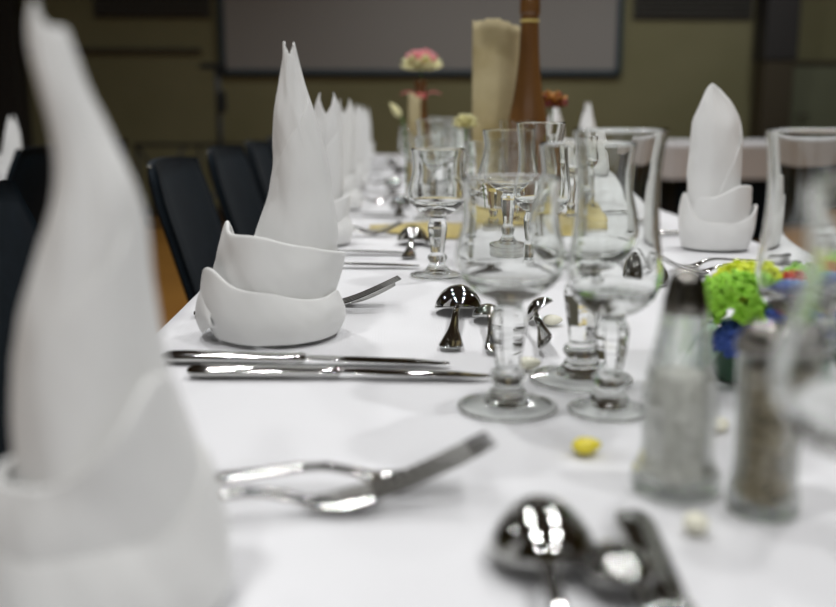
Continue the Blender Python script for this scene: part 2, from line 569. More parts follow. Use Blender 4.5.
def make_napkin(label, spire, tips, upper, lower, wrap=None, seed=0.0, group=None, sub=1):
    """spire: list of (z, cx, a, b); tips: (angle, width, depth of the notch);
       upper/lower: dict(zb, z0, peaks [(angle, width, rise)], r0, r1, flare [(angle, width, push)], c)"""
    t = thing('folded_napkin', label, 'napkin', group=group)
    ztop = spire[-1][0]
    cxs = [(s[0], s[1]) for s in spire]
    as_ = [(s[0], s[2]) for s in spire]
    bs = [(s[0], s[3]) for s in spire]
    def top(th):
        if tips[0] == 'V':                        # two prongs with a straight notch between them
            return ztop - tips[1] * (1 - abs(math.cos(th - tips[2])))
        best = min(ang(th, a)/w for a, w in tips[0])
        return ztop - tips[1] * min(1.0, best)**1.3
    def frad(th, tt, off=0.0):
        z = 0.0 + (top(th))*tt
        return interp(as_, z)+off, interp(bs, z)+off
    shell('spire', t, 0, 2*PI, lambda th: 0.002, top, frad, lambda tt, z: (interp(cxs, z), 0.0), 64, 34, 0.0020, 0.0009, seed, sub)
    if wrap:
        w0, w1, zlo, zhi, off = wrap
        def wtop(th):
            u = (th-w0)/(w1-w0)
            return min(top(th) - 0.004, zlo + (zhi-zlo)*u**0.8)
        def wr(th, tt):
            z = 0.03 + (wtop(th)-0.03)*tt
            u = (th-w0)/(w1-w0)
            o_ = off*(0.35 + 0.65*smooth01(0, 0.25, u)*smooth01(0, 0.2, 1-u))
            return interp(as_, z)+o_, interp(bs, z)+o_
        shell('outer_wrap', t, w0, w1, lambda th: 0.03, wtop, wr, lambda tt, z: (interp(cxs, z), 0.0), 40, 22, 0.0022, 0.0005, seed+3, sub)
    for nm, L in (('upper_collar', upper), ('lower_collar', lower)):
        if not L:
            continue
        def ft(th, L=L):
            return L['z0'] + sum(r*bumpf(th, a, w) for a, w, r in L['peaks'])
        def fr(th, tt, L=L):
            k = L['r0'] + (L['r1']-L['r0'])*tt + L.get('bulge', 0.004)*math.sin(PI*tt)
            for a, w, p in L['flare']:
                k += p*bumpf(th, a, w)*tt**1.5
            return k*L.get('ax', 1.0), k*L.get('ay', 1.0)
        c0, c1 = L['c']
        shell(nm, t, L.get('th0', 0), L.get('th0', 0)+L.get('span', 2*PI), lambda th, L=L: L['zb'], ft, fr,
              lambda tt, z, c0=c0, c1=c1: (c0[0]+(c1[0]-c0[0])*tt, c0[1]+(c1[1]-c0[1])*tt), 80, 14, 0.0042, 0.0014, seed+7, sub)
    return t

D = math.radians
# twin-tipped napkin by the two knives
sp_twin = [(0.0, 0.008, 0.046, 0.044), (0.06, 0.018, 0.043, 0.040), (0.10, 0.0255, 0.0365, 0.036), (0.13, 0.0293, 0.0290, 0.030), (0.16, 0.0300, 0.0245, 0.026),
           (0.20, 0.0257, 0.0188, 0.018), (0.218, 0.0245, 0.0145, 0.013), (0.237, 0.0235, 0.0095, 0.008), (0.25, 0.0228, 0.0066, 0.005), (0.264, 0.0222, 0.0052, 0.0026)]
nk = make_napkin('white folded napkin with a tall twin-tipped spire beside the two crisp knives', sp_twin,
    ('V', 0.012, D(8)),
    dict(zb=0.030, z0=0.073, peaks=[(D(188), 0.85, 0.034), (D(262), 0.65, 0.021), (D(312), 0.5, 0.010), (D(350), 0.5, 0.003)], r0=0.055, r1=0.051, bulge=0.003,
         flare=[(D(350), 0.55, 0.017), (D(185), 0.7, -0.008)], c=((0.002, 0.0), (0.004, 0.0))),
    dict(zb=0.002, z0=0.036, peaks=[(D(213), 0.5, 0.032), (D(268), 0.6, 0.014), (D(320), 0.4, 0.003), (D(350), 0.4, 0.007)], r0=0.057, r1=0.059, bulge=0.007,
         flare=[(D(208), 0.38, 0.006), (D(345), 0.4, 0.003)], c=((0.004, -0.003), (0.001, -0.001))),
    wrap=(D(215), D(345), 0.15, 0.225, 0.0018), seed=1.0, sub=2)
# the loose tip of the lower collar hanging outwards on the aisle side
shell('folded_tip', nk, D(158), D(224), lambda th: 0.006 + 0.010*smooth01(D(200), D(224), th),
      lambda th: 0.026 + 0.036*math.exp(-((th-D(202))/0.34)**2),
      lambda th, tt: (0.068 + 0.0055*math.sin(PI*tt*0.9) - 0.010*tt*tt, 0.066 + 0.004*math.sin(PI*tt) - 0.008*tt*tt),
      lambda tt, z: (0.003, -0.001), 30, 14, 0.0036, 0.0008, 2.0, 2)
nk.location = (-0.102, 0.868, TZ)

# nearest napkin, tip leaning to the aisle
sp_lean = [(0.0, 0.004, 0.040, 0.040), (0.06, 0.006, 0.036, 0.036), (0.10, 0.001, 0.0300, 0.030), (0.127, 0.001, 0.0255, 0.026), (0.15, 0.005, 0.0205, 0.021),
           (0.173, 0.0074, 0.0150, 0.016), (0.19, 0.0042, 0.0108, 0.012), (0.212, -0.0030, 0.0088, 0.009), (0.232, -0.0068, 0.0068, 0.005), (0.243, -0.0078, 0.0035, 0.003)]
nk = make_napkin('white folded napkin with a single leaning tip beside the two crossed forks', sp_lean,
    ([(D(180), 1.6)], 0.010),
    dict(zb=0.030, z0=0.062, peaks=[(D(330), 0.7, 0.040), (D(20), 0.5, 0.012)], r0=0.043, r1=0.036, bulge=0.002,
         flare=[(D(300), 0.6, 0.008)], c=((0.0, 0.0), (-0.002, 0.0))),
    dict(zb=0.002, z0=0.036, peaks=[(D(20), 0.8, 0.026), (D(290), 0.5, 0.004)], r0=0.052, r1=0.043, bulge=0.003,
         flare=[(D(10), 0.5, 0.002)], c=((0.002, 0.0), (0.0, 0.0))),
    wrap=(D(230), D(330), 0.10, 0.16, 0.002), seed=5.0, sub=2)
nk.location = (-0.118, 0.376, TZ)

# broad leaf-shaped napkin across the table
sp_leaf = [(0.0, -0.002, 0.042, 0.04), (0.06, -0.006, 0.040, 0.036), (0.10, -0.008, 0.0390, 0.032), (0.15, -0.008, 0.0385, 0.028), (0.185, -0.0085, 0.036, 0.022),
           (0.210, -0.010, 0.028, 0.014), (0.233, -0.014, 0.014, 0.006), (0.247, -0.018, 0.003, 0.002)]
leafnk = make_napkin('white folded napkin with a broad leaf-shaped top across from the row of spires', sp_leaf,
    ([(D(90), 1.9), (D(270), 1.9)], 0.010),
    dict(zb=0.025, z0=0.080, peaks=[(D(290), 0.6, 0.015), (D(340), 0.7, 0.014)], r0=0.047, r1=0.045, bulge=0.002,
         flare=[(D(10), 0.5, 0.006)], c=((0, 0), (0.002, 0))),
    dict(zb=0.002, z0=0.044, peaks=[(D(348), 0.55, 0.024), (D(178), 0.5, 0.042)], r0=0.050, r1=0.050, bulge=0.004,
         flare=[(D(345), 0.5, 0.010), (D(175), 0.4, 0.002)], c=((0, 0), (0, 0))),
    wrap=(D(255), D(385), 0.06, 0.23, 0.0022), seed=9.0, sub=2)
leafnk.location = (0.510, 1.426, TZ)

# two-pronged napkins further along the row
sp_prong = [(0.0, 0.004, 0.044, 0.042), (0.06, 0.008, 0.040, 0.036), (0.10, 0.014, 0.036, 0.030), (0.14, 0.019, 0.031, 0.024), (0.18, 0.023, 0.0260, 0.016),
            (0.21, 0.025, 0.0190, 0.009), (0.235, 0.026, 0.0110, 0.004)]
prong = make_napkin('x', sp_prong, ('V', 0.034, 0.0),
    dict(zb=0.03, z0=0.070, peaks=[(D(188), 0.75, 0.030), (D(350), 0.5, 0.010)], r0=0.052, r1=0.049, bulge=0.003,
         flare=[(D(350), 0.55, 0.010)], c=((0.002, 0.0), (0.004, 0.0))),
    dict(zb=0.002, z0=0.036, peaks=[(D(196), 0.55, 0.030), (D(345), 0.4, 0.010)], r0=0.055, r1=0.056, bulge=0.006,
         flare=[(D(196), 0.4, 0.008)], c=((0.004, -0.003), (0.001, -0.001))), wrap=(D(215), D(345), 0.10, 0.19, 0.0018), seed=13.0)
place(prong, (-0.108, 1.505, TZ), 0, 'white two-pronged napkin beside the knives that lie before the gold runner')
place(prong, (-0.100, 2.075, TZ), D(-14), 'white two-pronged napkin, the next along the row after the gold runner')
ORD = ('first', 'second', 'third', 'fourth', 'fifth')
for k, (x, y, a, s) in enumerate(((-0.098, 2.65, 8, 0.98), (-0.095, 3.24, -20, 1.0), (-0.10, 3.82, 12, 0.97), (-0.09, 4.4, 30, 1.0))):
    place(prong, (x, y, TZ), D(a), 'blurred white napkin, ' + ORD[k+1] + ' along the row past the gold runner', 'far napkins in the row', s)
# far side of the table
place(prong, (0.506, 2.30, TZ), D(100), 'white thin-tipped napkin on the far right row beyond the leaf-shaped napkin', None, 0.99)
p = place(leafnk, leafnk.location.copy(), 0, leafnk['label'])
place(leafnk, (0.520, 2.86, TZ), D(80), 'white round-topped napkin seen just behind the tall brown bottle', None, 0.97)
place(prong, (-1.115, 2.93, TZ), D(60), 'white napkin standing on the table beyond the aisle between dark chairs', None, 0.86)

# ------------------------------------------------------------------ cutlery (tail at the origin, pointing along +x)
def strip_mesh(st, nv=8, ex=0.7, ez=0.8):
    """st: list of (x, y, halfwidth, z centre, half thickness, cup) cross sections; cup lifts (>0) or lowers the middle"""
    vs, fs = [], []
    m = 2*nv
    for x, yc, hw, zc, ht, cup in st:
        for k in range(m):
            a = 2*PI*k/m
            v = math.cos(a)
            # superellipse section
            sx = math.copysign(abs(math.cos(a))**ex, math.cos(a))
            sz = math.copysign(abs(math.sin(a))**ez, math.sin(a))
            vs.append((x, yc + hw*sx, zc + ht*sz + cup*(1 - sx*sx)))
    for i in range(len(st)-1):
        for k in range(m):
            k2 = (k+1) % m
            fs.append((i*m+k, (i+1)*m+k, (i+1)*m+k2, i*m+k2))
    fs.append(tuple(range(m)))
    fs.append(tuple((len(st)-1)*m+k for k in range(m))[::-1])
    return vs, fs

def sample(tabs, x0, x1, n, ease=True):
    out = []
    for i in range(n+1):
        u = i/n
        x = x0 + (x1-x0)*(0.5 - 0.5*math.cos(PI*u) if ease else u)
        out.append((x,) + tuple(interp(t, x) for t in tabs))
    return out

def make_spoon(L, bw, bl, dome, tailw, group_cat='spoon'):
    """laid bowl down: the convex back faces up"""
    t = thing('dessert_spoon', 'x', group_cat)
    xb = L - bl
    W_ = [(0, tailw*0.55), (0.003, tailw*0.85), (0.010, tailw), (0.03, tailw*0.8), (0.06, tailw*0.45), (0.10, tailw*0.33), (xb-0.005, tailw*0.32), (xb+0.004, tailw*0.38)]
    Z_ = [(0, 0.0028), (0.02, 0.0035), (0.06, 0.007), (xb-0.03, 0.0125), (xb-0.01, 0.0125), (xb+0.004, 0.0115)]
    T_ = [(0, 0.0012), (0.02, 0.0014), (0.07, 0.0018), (xb, 0.0016)]
    st = [(x, 0, w, z, th, 0.0) for x, w, z, th in sample((W_, Z_, T_), 0, xb+0.004, 36)]
    vs, fs = strip_mesh(st)
    mesh_obj('handle', vs, fs, M['steel'], t)
    # bowl: egg outline, domed
    vs, fs = [], []
    n, m = 30, 24
    for s in (0, 1):
        for i in range(n+1):
            u = i/n
            x = xb + bl*(0.5-0.5*math.cos(PI*u))
            q = (x-xb)/bl
            hw = bw/2 * (max(0.0, 1-(2*q-1)**2))**0.5 * (1.0 + 0.16*(1-2*q)*-1*(-1)) if 0 < q < 1 else 0.0
            hw = max(hw, 0.0006)
            base = 0.0022 + 0.0085*(1-q)**2.2
            prof = (max(0.0, 1-(2*q-1)**2))**0.6
            for k in range(m+1):
                v = -math.cos(PI*k/m)
                dz = dome*prof*max(0.0, 1-v*v)**0.6
                z = base + dz - (0.0013 if s else 0.0)
                vs.append((x, hw*v, max(z, 0.0006)))
    N = (n+1)*(m+1)
    for s in (0, 1):
        for i in range(n):
            for k in range(m):
                a = s*N + i*(m+1)+k
                f = (a, a+m+1, a+m+2, a+1)
                fs.append(f if not s else f[::-1])
    for i in range(n):
        for k in (0, m):
            a, b = i*(m+1)+k, (i+1)*(m+1)+k
            f = (a, N+a, N+b, b)
            fs.append(f if k else f[::-1])
    mesh_obj('bowl', vs, fs, M['steel'], t)
    return t

def make_fork(L, w, label_cat='fork', tines=4, big=False):
    t = thing('table_fork', 'x', label_cat)
    xr = L*0.70                                   # root of the head
    xt = L*0.78                                   # where the tines part
    Z_ = [(0, 0.0025), (L*0.12, 0.0030), (L*0.35, 0.0075), (L*0.55, 0.0115), (L*0.64, 0.0085), (L*0.72, 0.0035), (L*0.80, 0.0045), (L*0.9, 0.0115), (L, 0.0215)]
    if big:                                       # dinner fork: longer head, higher tips
        xr, xt = L*0.58, L*0.70
        Z_ = [(0, 0.0025), (L*0.12, 0.0035), (L*0.28, 0.0095), (L*0.40, 0.0125), (L*0.48, 0.0090), (L*0.56, 0.0040), (L*0.64, 0.0048), (L*0.8, 0.0140), (L, 0.0320)]
    W_ = [(0, 0.0065), (0.004, 0.0090), (0.012, 0.0105), (L*0.2, 0.0085), (L*0.4, 0.0045), (L*0.6, 0.0034), (L*0.66, 0.0042), (L*0.71, w*0.38), (L*0.76, w*0.49), (xt, w*0.5)]
    if big:
        W_ = [(0, 0.0065), (0.004, 0.0090), (0.012, 0.0105), (L*0.2, 0.0080), (L*0.34, 0.0042), (L*0.48, 0.0034), (L*0.53, 0.0046), (L*0.60, w*0.40), (L*0.66, w*0.49), (xt, w*0.5)]
    T_ = [(0, 0.0012), (L*0.3, 0.0016), (L*0.6, 0.0018), (xt, 0.0011)]
    st = [(x, 0, ww, z, th, 0.0) for x, ww, z, th in sample((W_, Z_, T_), 0, xt, 44)]
    vs, fs = strip_mesh(st, 10, 0.6, 0.45)
    mesh_obj('handle', vs, fs, M['steel'], t)
    pitch = w/tines
    for k in range(tines):
        y0 = (k-(tines-1)/2)*pitch
        st = []
        for i in range(13):
            u = i/12
            x = xt - 0.002 + (L-xt+0.002)*u
            hw = pitch*0.36*(1-0.35*u) if u < 0.93 else pitch*0.16
            if u < 0.08:
                hw = pitch*0.48
            st.append((x, y0*(1-0.06*u), hw, interp(Z_, x), 0.0010*(1-0.25*u), 0.0))
        vs, fs = strip_mesh(st, 4, 0.45, 0.15)
        mesh_obj('tine', vs, fs, M['steel'], t, smooth=False)
    return t

def make_knife(L):
    t = thing('table_knife', 'x', 'knife')
    xh = L*0.50
    W_ = [(0, 0.004), (0.002, 0.0075), (0.010, 0.0098), (0.03, 0.0095), (0.07, 0.0082), (xh-0.012, 0.0070), (xh-0.004, 0.0078), (xh, 0.0074)]
    T_ = [(0, 0.0020), (0.003, 0.0034), (0.02, 0.0042), (xh-0.01, 0.0036), (xh-0.003, 0.0042), (xh, 0.0030)]
    st = [(x, 0, w, 0.0044, th, 0.0) for x, w, th in sample((W_, T_), 0, xh, 30)]
    vs, fs = strip_mesh(st)
    mesh_obj('handle', vs, fs, M['steel'], t)
    st = []
    for i in range(25):
        u = i/24
        x = xh - 0.002 + (L-xh+0.002)*u
        up = 0.0082*(1 - smooth01(0.72, 1.0, u)*0.98) * (0.72 + 0.28*smooth01(0, 0.15, u))
        lo = 0.0095*(0.68 + 0.32*smooth01(0.02, 0.30, u)) * (1 - smooth01(0.90, 1.0, u)*0.35)
        yc, hw = (up-lo)/2, max((up+lo)/2, 0.0006)
        st.append((x, yc, hw, 0.0050 - 0.0026*u, 0.0011*(1-0.4*u), 0.0))
    vs, fs = strip_mesh(st, 6)
    bl = mesh_obj('blade', vs, fs, M['steel'], t)
    return t

spoon = make_spoon(0.205, 0.049, 0.066, 0.0240, 0.0108)
tspoon = make_spoon(0.165, 0.031, 0.050, 0.0125, 0.0085)
fork = make_fork(0.200, 0.024)
bfork = make_fork(0.212, 0.026, big=True)
knife = make_knife(0.237)
sknife = make_knife(0.20)

def at2(x0, y0, x1, y1):
    return (x0, y0), math.atan2(y1-y0, x1-x0)

def put(proto, tail, tip, label, group=None, z=TZ+0.0006, roll=0.0):
    rz = math.atan2(tip[1]-tail[1], tip[0]-tail[0])
    return place(proto, (tail[0], tail[1], z), rz, label, group, rot=(roll, 0, rz))

# forks by the leaning napkin
put(bfork, (-0.152, 0.441), (0.056, 0.475), 'steel fork lying upmost of the crossed pair beside the leaning napkin', None, TZ+0.0010)
put(fork, (-0.145, 0.489), (0.055, 0.493), 'steel fork with its arched handle behind the crossed pair of tines', None, TZ+0.0010)
# forks by the twin-tipped napkin
put(bfork, (-0.190, 0.950), (0.022, 0.985), 'steel fork half hidden behind the twin-tipped napkin, tines raised')
put(fork, (-0.185, 0.998), (0.015, 1.006), 'steel fork lying farther behind the twin-tipped napkin, under another fork')
# knives by the twin-tipped napkin
put(knife, (-0.181, 0.768), (0.056, 0.746), 'long steel knife nearer the twin-tipped napkin of the parallel pair')
put(knife, (-0.151, 0.722), (0.086, 0.707), 'long steel knife farther from the twin-tipped napkin of the parallel pair')
# settings further along
put(fork, (-0.160, 1.560), (0.048, 1.608), 'steel fork lying beneath its twin before the gold runner', 'crossed forks by the gold runner')
put(fork, (-0.165, 1.625), (0.038, 1.580), 'steel fork lying across its twin before the gold runner', 'crossed forks by the gold runner', TZ+0.006)
put(knife, (-0.185, 1.395), (0.052, 1.372), 'steel knife close before the two-pronged napkin', 'knives beside the two-pronged napkin')
put(knife, (-0.185, 1.272), (0.052, 1.254), 'steel knife of the two before the two-pronged napkin, farther from it', 'knives beside the two-pronged napkin')
ORD = ('first', 'second', 'third', 'fourth', 'fifth')
for k in range(4):
    yk = 2.075 + 0.58*k
    j = random.uniform(-0.01, 0.01)
    put(knife, (-0.185, yk-0.13+j), (0.052, yk-0.14), 'blurred steel knife nearer its napkin, ' + ORD[k] + ' setting past the gold runner', 'far knives')
    put(knife, (-0.185, yk-0.20), (0.052, yk-0.205+j), 'blurred steel knife farther from its napkin, ' + ORD[k] + ' setting past the gold runner', 'far knives')
    put(fork, (-0.160, yk+0.11), (0.05, yk+0.15+j), 'blurred steel fork nearer its napkin, ' + ORD[k] + ' setting past the gold runner', 'far forks')
    put(fork, (-0.160, yk+0.165), (0.05, yk+0.185), 'blurred steel fork farther from its napkin, ' + ORD[k] + ' setting past the gold runner', 'far forks')

# dessert spoons, bowls away from the diner's right hand
put(spoon, (0.059, 0.234), (0.075, 0.437), 'large steel spoon lying bowl down beside the yellow sugared almond and salt shaker')
put(spoon, (0.059, 0.793), (0.084, 0.996), 'steel spoon lying bowl down beyond the tips of the two crisp knives')
put(spoon, (0.038, 1.325), (0.053, 1.53), 'steel spoon lying bowl down beside the lone short goblet before the gold runner')
put(spoon, (0.036, 1.915), (0.045, 2.12), 'small-looking steel spoon with sparkling bowl just past the gold runner')
for k, (x, y) in enumerate(((0.037, 2.70), (0.066, 3.36), (0.05, 3.95))):
    put(spoon, (x-0.008, y-0.205), (x, y), 'tiny blurred sparkling spoon of the ' + ORD[k+1] + ' setting past the gold runner', 'far spoons')
# the smaller dessert pieces
put(tspoon, (0.104, 0.238), (0.1005, 0.398), 'small steel teaspoon between the large spoon and the dark dessert knife', z=TZ+0.002)
put(sknife, (0.123, 0.440), (0.111, 0.25), 'dark dessert knife with its rounded handle end towards the salt shaker')
put(tspoon, (0.096, 0.780), (0.106, 0.93), 'small steel teaspoon behind the stem of the wide goblet')
put(tspoon, (0.139, 0.772), (0.166, 0.955), 'small flared teaspoon tilted on its side between the goblet stems', z=TZ+0.0085, roll=D(-42))
put(tspoon, (0.080, 1.33), (0.085, 1.50), 'small teaspoon behind the stem of the lone short goblet')
# the opposite diner's pieces
put(fork, (0.545, 1.275), (0.350, 1.20), 'steel fork nearer the leaf-shaped napkin of the pair before it', 'forks before the leaf napkin')
put(fork, (0.545, 1.215), (0.345, 1.155), 'steel fork farther from the leaf-shaped napkin of the pair before it', 'forks before the leaf napkin')
put(knife, (0.575, 1.575), (0.34, 1.585), 'steel knife lying behind the leaf-shaped napkin')
put(spoon, (0.330, 1.30), (0.325, 1.10), 'steel spoon on the far side beyond the salt shaker top')

# ------------------------------------------------------------------ glasses
def catm(pts, n=6):
    out = []
    for i in range(len(pts)-1):
        p0 = pts[max(i-1, 0)]; p1 = pts[i]; p2 = pts[i+1]; p3 = pts[min(i+2, len(pts)-1)]
        for k in range(n):
            t = k/n
            out.append(tuple(0.5*((2*p1[d]) + (-p0[d]+p2[d])*t + (2*p0[d]-5*p1[d]+4*p2[d]-p3[d])*t*t + (-p0[d]+3*p1[d]-3*p2[d]+p3[d])*t**3) for d in (0, 1)))
    out.append(pts[-1])
    return out

def make_goblet(name, cat, rf, stem_h, bowl_out, wall=0.0014, inner_bottom=0.0145, k=1.0, n=72):
    """one watertight lathe cut into foot, stem and bowl along shared rings"""
    t = thing(name, 'x', cat)
    h = stem_h
    foot = [(0.0, 0.0052), (rf*0.3, 0.0046), (rf*0.6, 0.0030), (rf*0.85, 0.0012), (rf*0.95, 0.0002), (rf*0.99, 0.0006), (rf, 0.0014), (rf*0.985, 0.0023)] + \
           catm([(rf*0.985, 0.0023), (rf*0.78, 0.0040), (rf*0.55, 0.0062), (0.0135*k, 0.0105), (0.0095*k, 0.0185)], 5)[1:]
    stem_lo = [(0.0095*k, 0.0185), (0.0118*k, 0.0205), (0.0128*k, 0.0235), (0.0118*k, 0.0265), (0.0092*k, 0.0285), (0.0086*k, 0.0300)]
    fac = [(0.0086*k, 0.0300), (0.0098*k, h*0.50), (0.0118*k, h*0.66), (0.0132*k, h*0.80), (0.0128*k, h*0.86), (0.0105*k, h*0.93), (0.0092*k, h*0.97), (0.0105*k, h)]
    b0 = (0.0105*k, h)
    outer = catm([b0] + bowl_out, 7)
    zin = h + inner_bottom
    inner = []
    rim_r, rim_z = bowl_out[-1]
    for r, z in reversed(outer):
        if z > zin + 0.004:
            w = wall*(1 + 0.9*smooth01(rim_z, zin, z))
            inner.append((max(r-w, 0.001), z))
    r_last, z_last = inner[-1]
    cup = [(r_last*0.86, z_last-0.0030), (r_last*0.62, zin+0.0006), (r_last*0.3, zin-0.0004), (0.0, zin-0.0006)]
    rim = [(rim_r-wall*0.2, rim_z+wall*0.35), (rim_r-wall*0.8, rim_z+wall*0.35)]
    und = catm([(0.0, 0.0052), (rf*0.3, 0.0046), (rf*0.46, 0.0038), (rf*0.86, 0.0012)], 3)
    topc = foot[8:]
    i_out = max(i for i, (r, z) in enumerate(topc) if r >= rf*0.85)
    i_in = min(i for i, (r, z) in enumerate(topc) if r <= rf*0.50)
    i_und = min(i for i, (r, z) in enumerate(und) if r >= rf*0.45)
    lathe_obj('foot_rim', [und[-1], (rf*0.95, 0.0002), (rf*0.99, 0.0006), (rf, 0.0014), (rf*0.985, 0.0023)] + topc[:i_out+1], M['glass'], t, n)
    lathe_obj('foot_cone', topc[i_in:], M['glass'], t, n)
    lathe_obj('foot_hollow', und[:i_und+1], M['glass'], t, n)
    vs1, fs1 = lathe_data(und[i_und:], n)
    vs2, fs2 = lathe_data(topc[i_out:i_in+1], n)
    mesh_obj('foot_disc', vs1 + vs2, fs1 + [tuple(a_ + len(vs1) for a_ in f) for f in fs2], M['foot_glass'], t)
    a = lathe_obj('knop', stem_lo, M['glass'], t, n)
    vs, fs = lathe_data(fac, n, 8)
    # blend the ends of the faceted part back to round so that the pieces share their rings
    vs = list(vs)
    for row in (0, len(fac)-1):
        for q in range(n):
            ang_ = 2*PI*q/n
            vs[row*n+q] = (fac[row][0]*math.cos(ang_), fac[row][0]*math.sin(ang_), fac[row][1])
    mesh_obj('stem', vs, fs, M['glass'], t, smooth=False)
    lathe_obj('bowl', outer + rim + inner + cup, M['glass'], t, n)
    return t

short = make_goblet('short_goblet', 'goblet', 0.0350, 0.076,
    [(0.0205, 0.0805), (0.0310, 0.0890), (0.0372, 0.1010), (0.0362, 0.1140), (0.0325, 0.1280), (0.0315, 0.1430), (0.0335, 0.1590)])
large = make_goblet('large_goblet', 'goblet', 0.0400, 0.084,
    [(0.0240, 0.0890), (0.0365, 0.0985), (0.0420, 0.1110), (0.0405, 0.1250), (0.0355, 0.1420), (0.0335, 0.1590), (0.0362, 0.1795)], k=1.12)
flute = make_goblet('tall_flute', 'flute glass', 0.0285, 0.068,
    [(0.0180, 0.0715), (0.0270, 0.0800), (0.0312, 0.0925), (0.0305, 0.1080), (0.0280, 0.1280), (0.0270, 0.1500), (0.0280, 0.1710), (0.0305, 0.1905)], k=0.95)
GZ = TZ + 0.0002
def gl(proto, x, y, label, group=None, rz=0.3):
    return place(proto, (x, y, GZ), rz, label, group)
gl(short, 0.087, 0.632, 'wide short goblet with faceted stem beside the tips of the two crisp knives', rz=0.2)
gl(large, 0.153, 0.702, 'large goblet standing behind the wide short goblet and the tall flute', rz=0.5)
gl(flute, 0.156, 0.622, 'tall clear flute beside the wide short goblet and behind the salt shaker', rz=0.1)
gl(short, 0.071, 1.186, 'crisp short goblet alone beside the spoon before the gold runner', rz=0.35)
gl(large, 0.178, 1.335, 'large goblet standing right behind the crisp lone short goblet', rz=0.6)
gl(flute, 0.199, 1.190, 'tall flute nearest the foot of the brown bottle, before the bottle', rz=0.9)
gl(short, 0.166, 1.530, 'short goblet standing before the parchment sheet and the gold runner')
gl(flute, 0.226, 1.580, 'tall flute at the edge of the gold runner right before the brown bottle')
gl(short, 0.320, 1.650, 'short goblet of the far setting behind the leaf-shaped napkin fork tips')
for k in range(4):
    yk = (1.86, 2.33, 2.98, 3.56)[k]
    j = random.uniform(-0.012, 0.012)
    sx, lx_, fx = ((0.098, 0.0), (0.172, 0.15), (0.104, 0.11)) if k == 0 else ((0.105+j, 0.0), (0.185+j, 0.08), (0.190-j, -0.03))
    gl(short, sx[0], yk+sx[1], 'blurred clear short goblet of the ' + ORD[k] + ' setting past the gold runner', 'far short goblets')
    gl(large, lx_[0], yk+lx_[1], 'blurred clear large goblet of the ' + ORD[k] + ' setting past the gold runner', 'far large goblets')
    gl(flute, fx[0], yk+fx[1], 'blurred clear flute of the ' + ORD[k] + ' setting past the gold runner', 'far flutes')
gl(flute, 0.281, 0.612, 'tall flute standing behind the pepper shaker by the bright flowers')
gl(large, 0.171, 0.292, 'strongly blurred large goblet in front of the pepper shaker')

# ------------------------------------------------------------------ salt and pepper
def make_shaker(name, label, H, rb, rt, fill_mat, fill_h, facets, cap_h, loc, rz, flare, cap_k=1.0):
    t = thing(name, label, 'shaker', loc, rz)
    zg = H - cap_h
    out = catm([(rb*1.0, 0.0015), (rb*0.985, 0.010), (rb*(0.90-flare*0.1), 0.022), (rb*0.72+rt*0.2, zg*0.5), (rt*1.05, zg*0.9), (rt, zg)], 5)
    prof = [(0, 0.0004), (rb*0.93, 0.0002)] + out
    inn = [(max(r-0.0030, 0.002), max(z, 0.006)) for r, z in reversed(out) if z > 0.010]
    prof += [(rt-0.004, zg)] + inn + [(inn[-1][0]*0.9, 0.0060), (0, 0.0056)]
    vs, fs = lathe_data(prof, 64 if facets else 64, facets)
    mesh_obj('glass_body', vs, fs, M['shaker_glass'], t, smooth=not facets)
    fill = [(0, 0.0066), (inn[-1][0]*0.86, 0.0070)]
    for r, z in reversed(inn):
        if z < fill_h:
            fill.append((r*0.97, max(z, 0.0078)))
    fill += [(fill[-1][0]*0.9, fill_h), (0, fill_h+0.001)]
    vs, fs = lathe_data(fill, 64, facets)
    mesh_obj('contents', vs, fs, fill_mat, t)
    rg, rt = rt, rt*cap_k
    cap = catm([(rt*1.04, zg-0.004), (rt*1.10, zg), (rt*1.10, zg+0.006), (rt*1.02, zg+cap_h*0.45), (rt*0.85, zg+cap_h*0.78), (rt*0.45, H-0.001), (0.0001, H)], 5)
    lathe_obj('metal_cap', [(0, zg+0.0004), (rt*1.0, zg+0.0004)] + [(r, max(z, zg+0.0002)) for r, z in cap], M['cap'], t, 48)
    for k in range(6):
        a = 2*PI*k/6
        lathe_hole = tube_obj('hole', [(rt*0.32*math.cos(a), rt*0.32*math.sin(a), H-0.0032), (rt*0.32*math.cos(a), rt*0.32*math.sin(a), H-0.0010)], 0.0009, M['black_metal'], t, 6)
    return t
make_shaker('salt_shaker', 'tapered faceted glass salt shaker with domed metal cap', 0.122, 0.0245, 0.0130, M['salt'], 0.066, 10, 0.024, (0.159, 0.482, GZ), 0.2, 1.0, 0.80)
make_shaker('pepper_shaker', 'glass pepper shaker filled with brown pepper behind the blurred goblet', 0.100, 0.0185, 0.0165, M['pepper'], 0.078, 12, 0.016, (0.195, 0.452, GZ), 0.0, 0.2)

# ------------------------------------------------------------------ sugared almonds
def almond(x, y, rz, m, label, s=1.0):
    bm = bmesh.new()
    bmesh.ops.create_uvsphere(bm, u_segments=20, v_segments=12, radius=1.0)
    for v in bm.verts:
        tpr = 1.0 - 0.22*v.co.x
        v.co = Vector((v.co.x*0.0098, v.co.y*0.0070*tpr, v.co.z*0.0050*tpr)) * s
        v.co += v.co.normalized()*0.0003*noise.noise(v.co*400)
    o = bm_obj('sugared_almond', bm, m, None, True)
    o.location = (x, y, TZ + 0.0052*s)
    o.rotation_euler = (0, 0, rz)
    tag(o, label, 'sugared almond')
almond(0.123, 0.540, 0.3, M['almond_yellow'], 'bright yellow sugared almond lying before the flute foot', 0.95)
almond(0.118, 0.733, 0.2, M['almond_white'], 'pale sugared almond lying behind the foot of the wide goblet', 1.0)
almond(0.153, 0.430, 1.3, M['almond_white'], 'pale sugared almond lying before the salt and pepper shakers', 0.9)
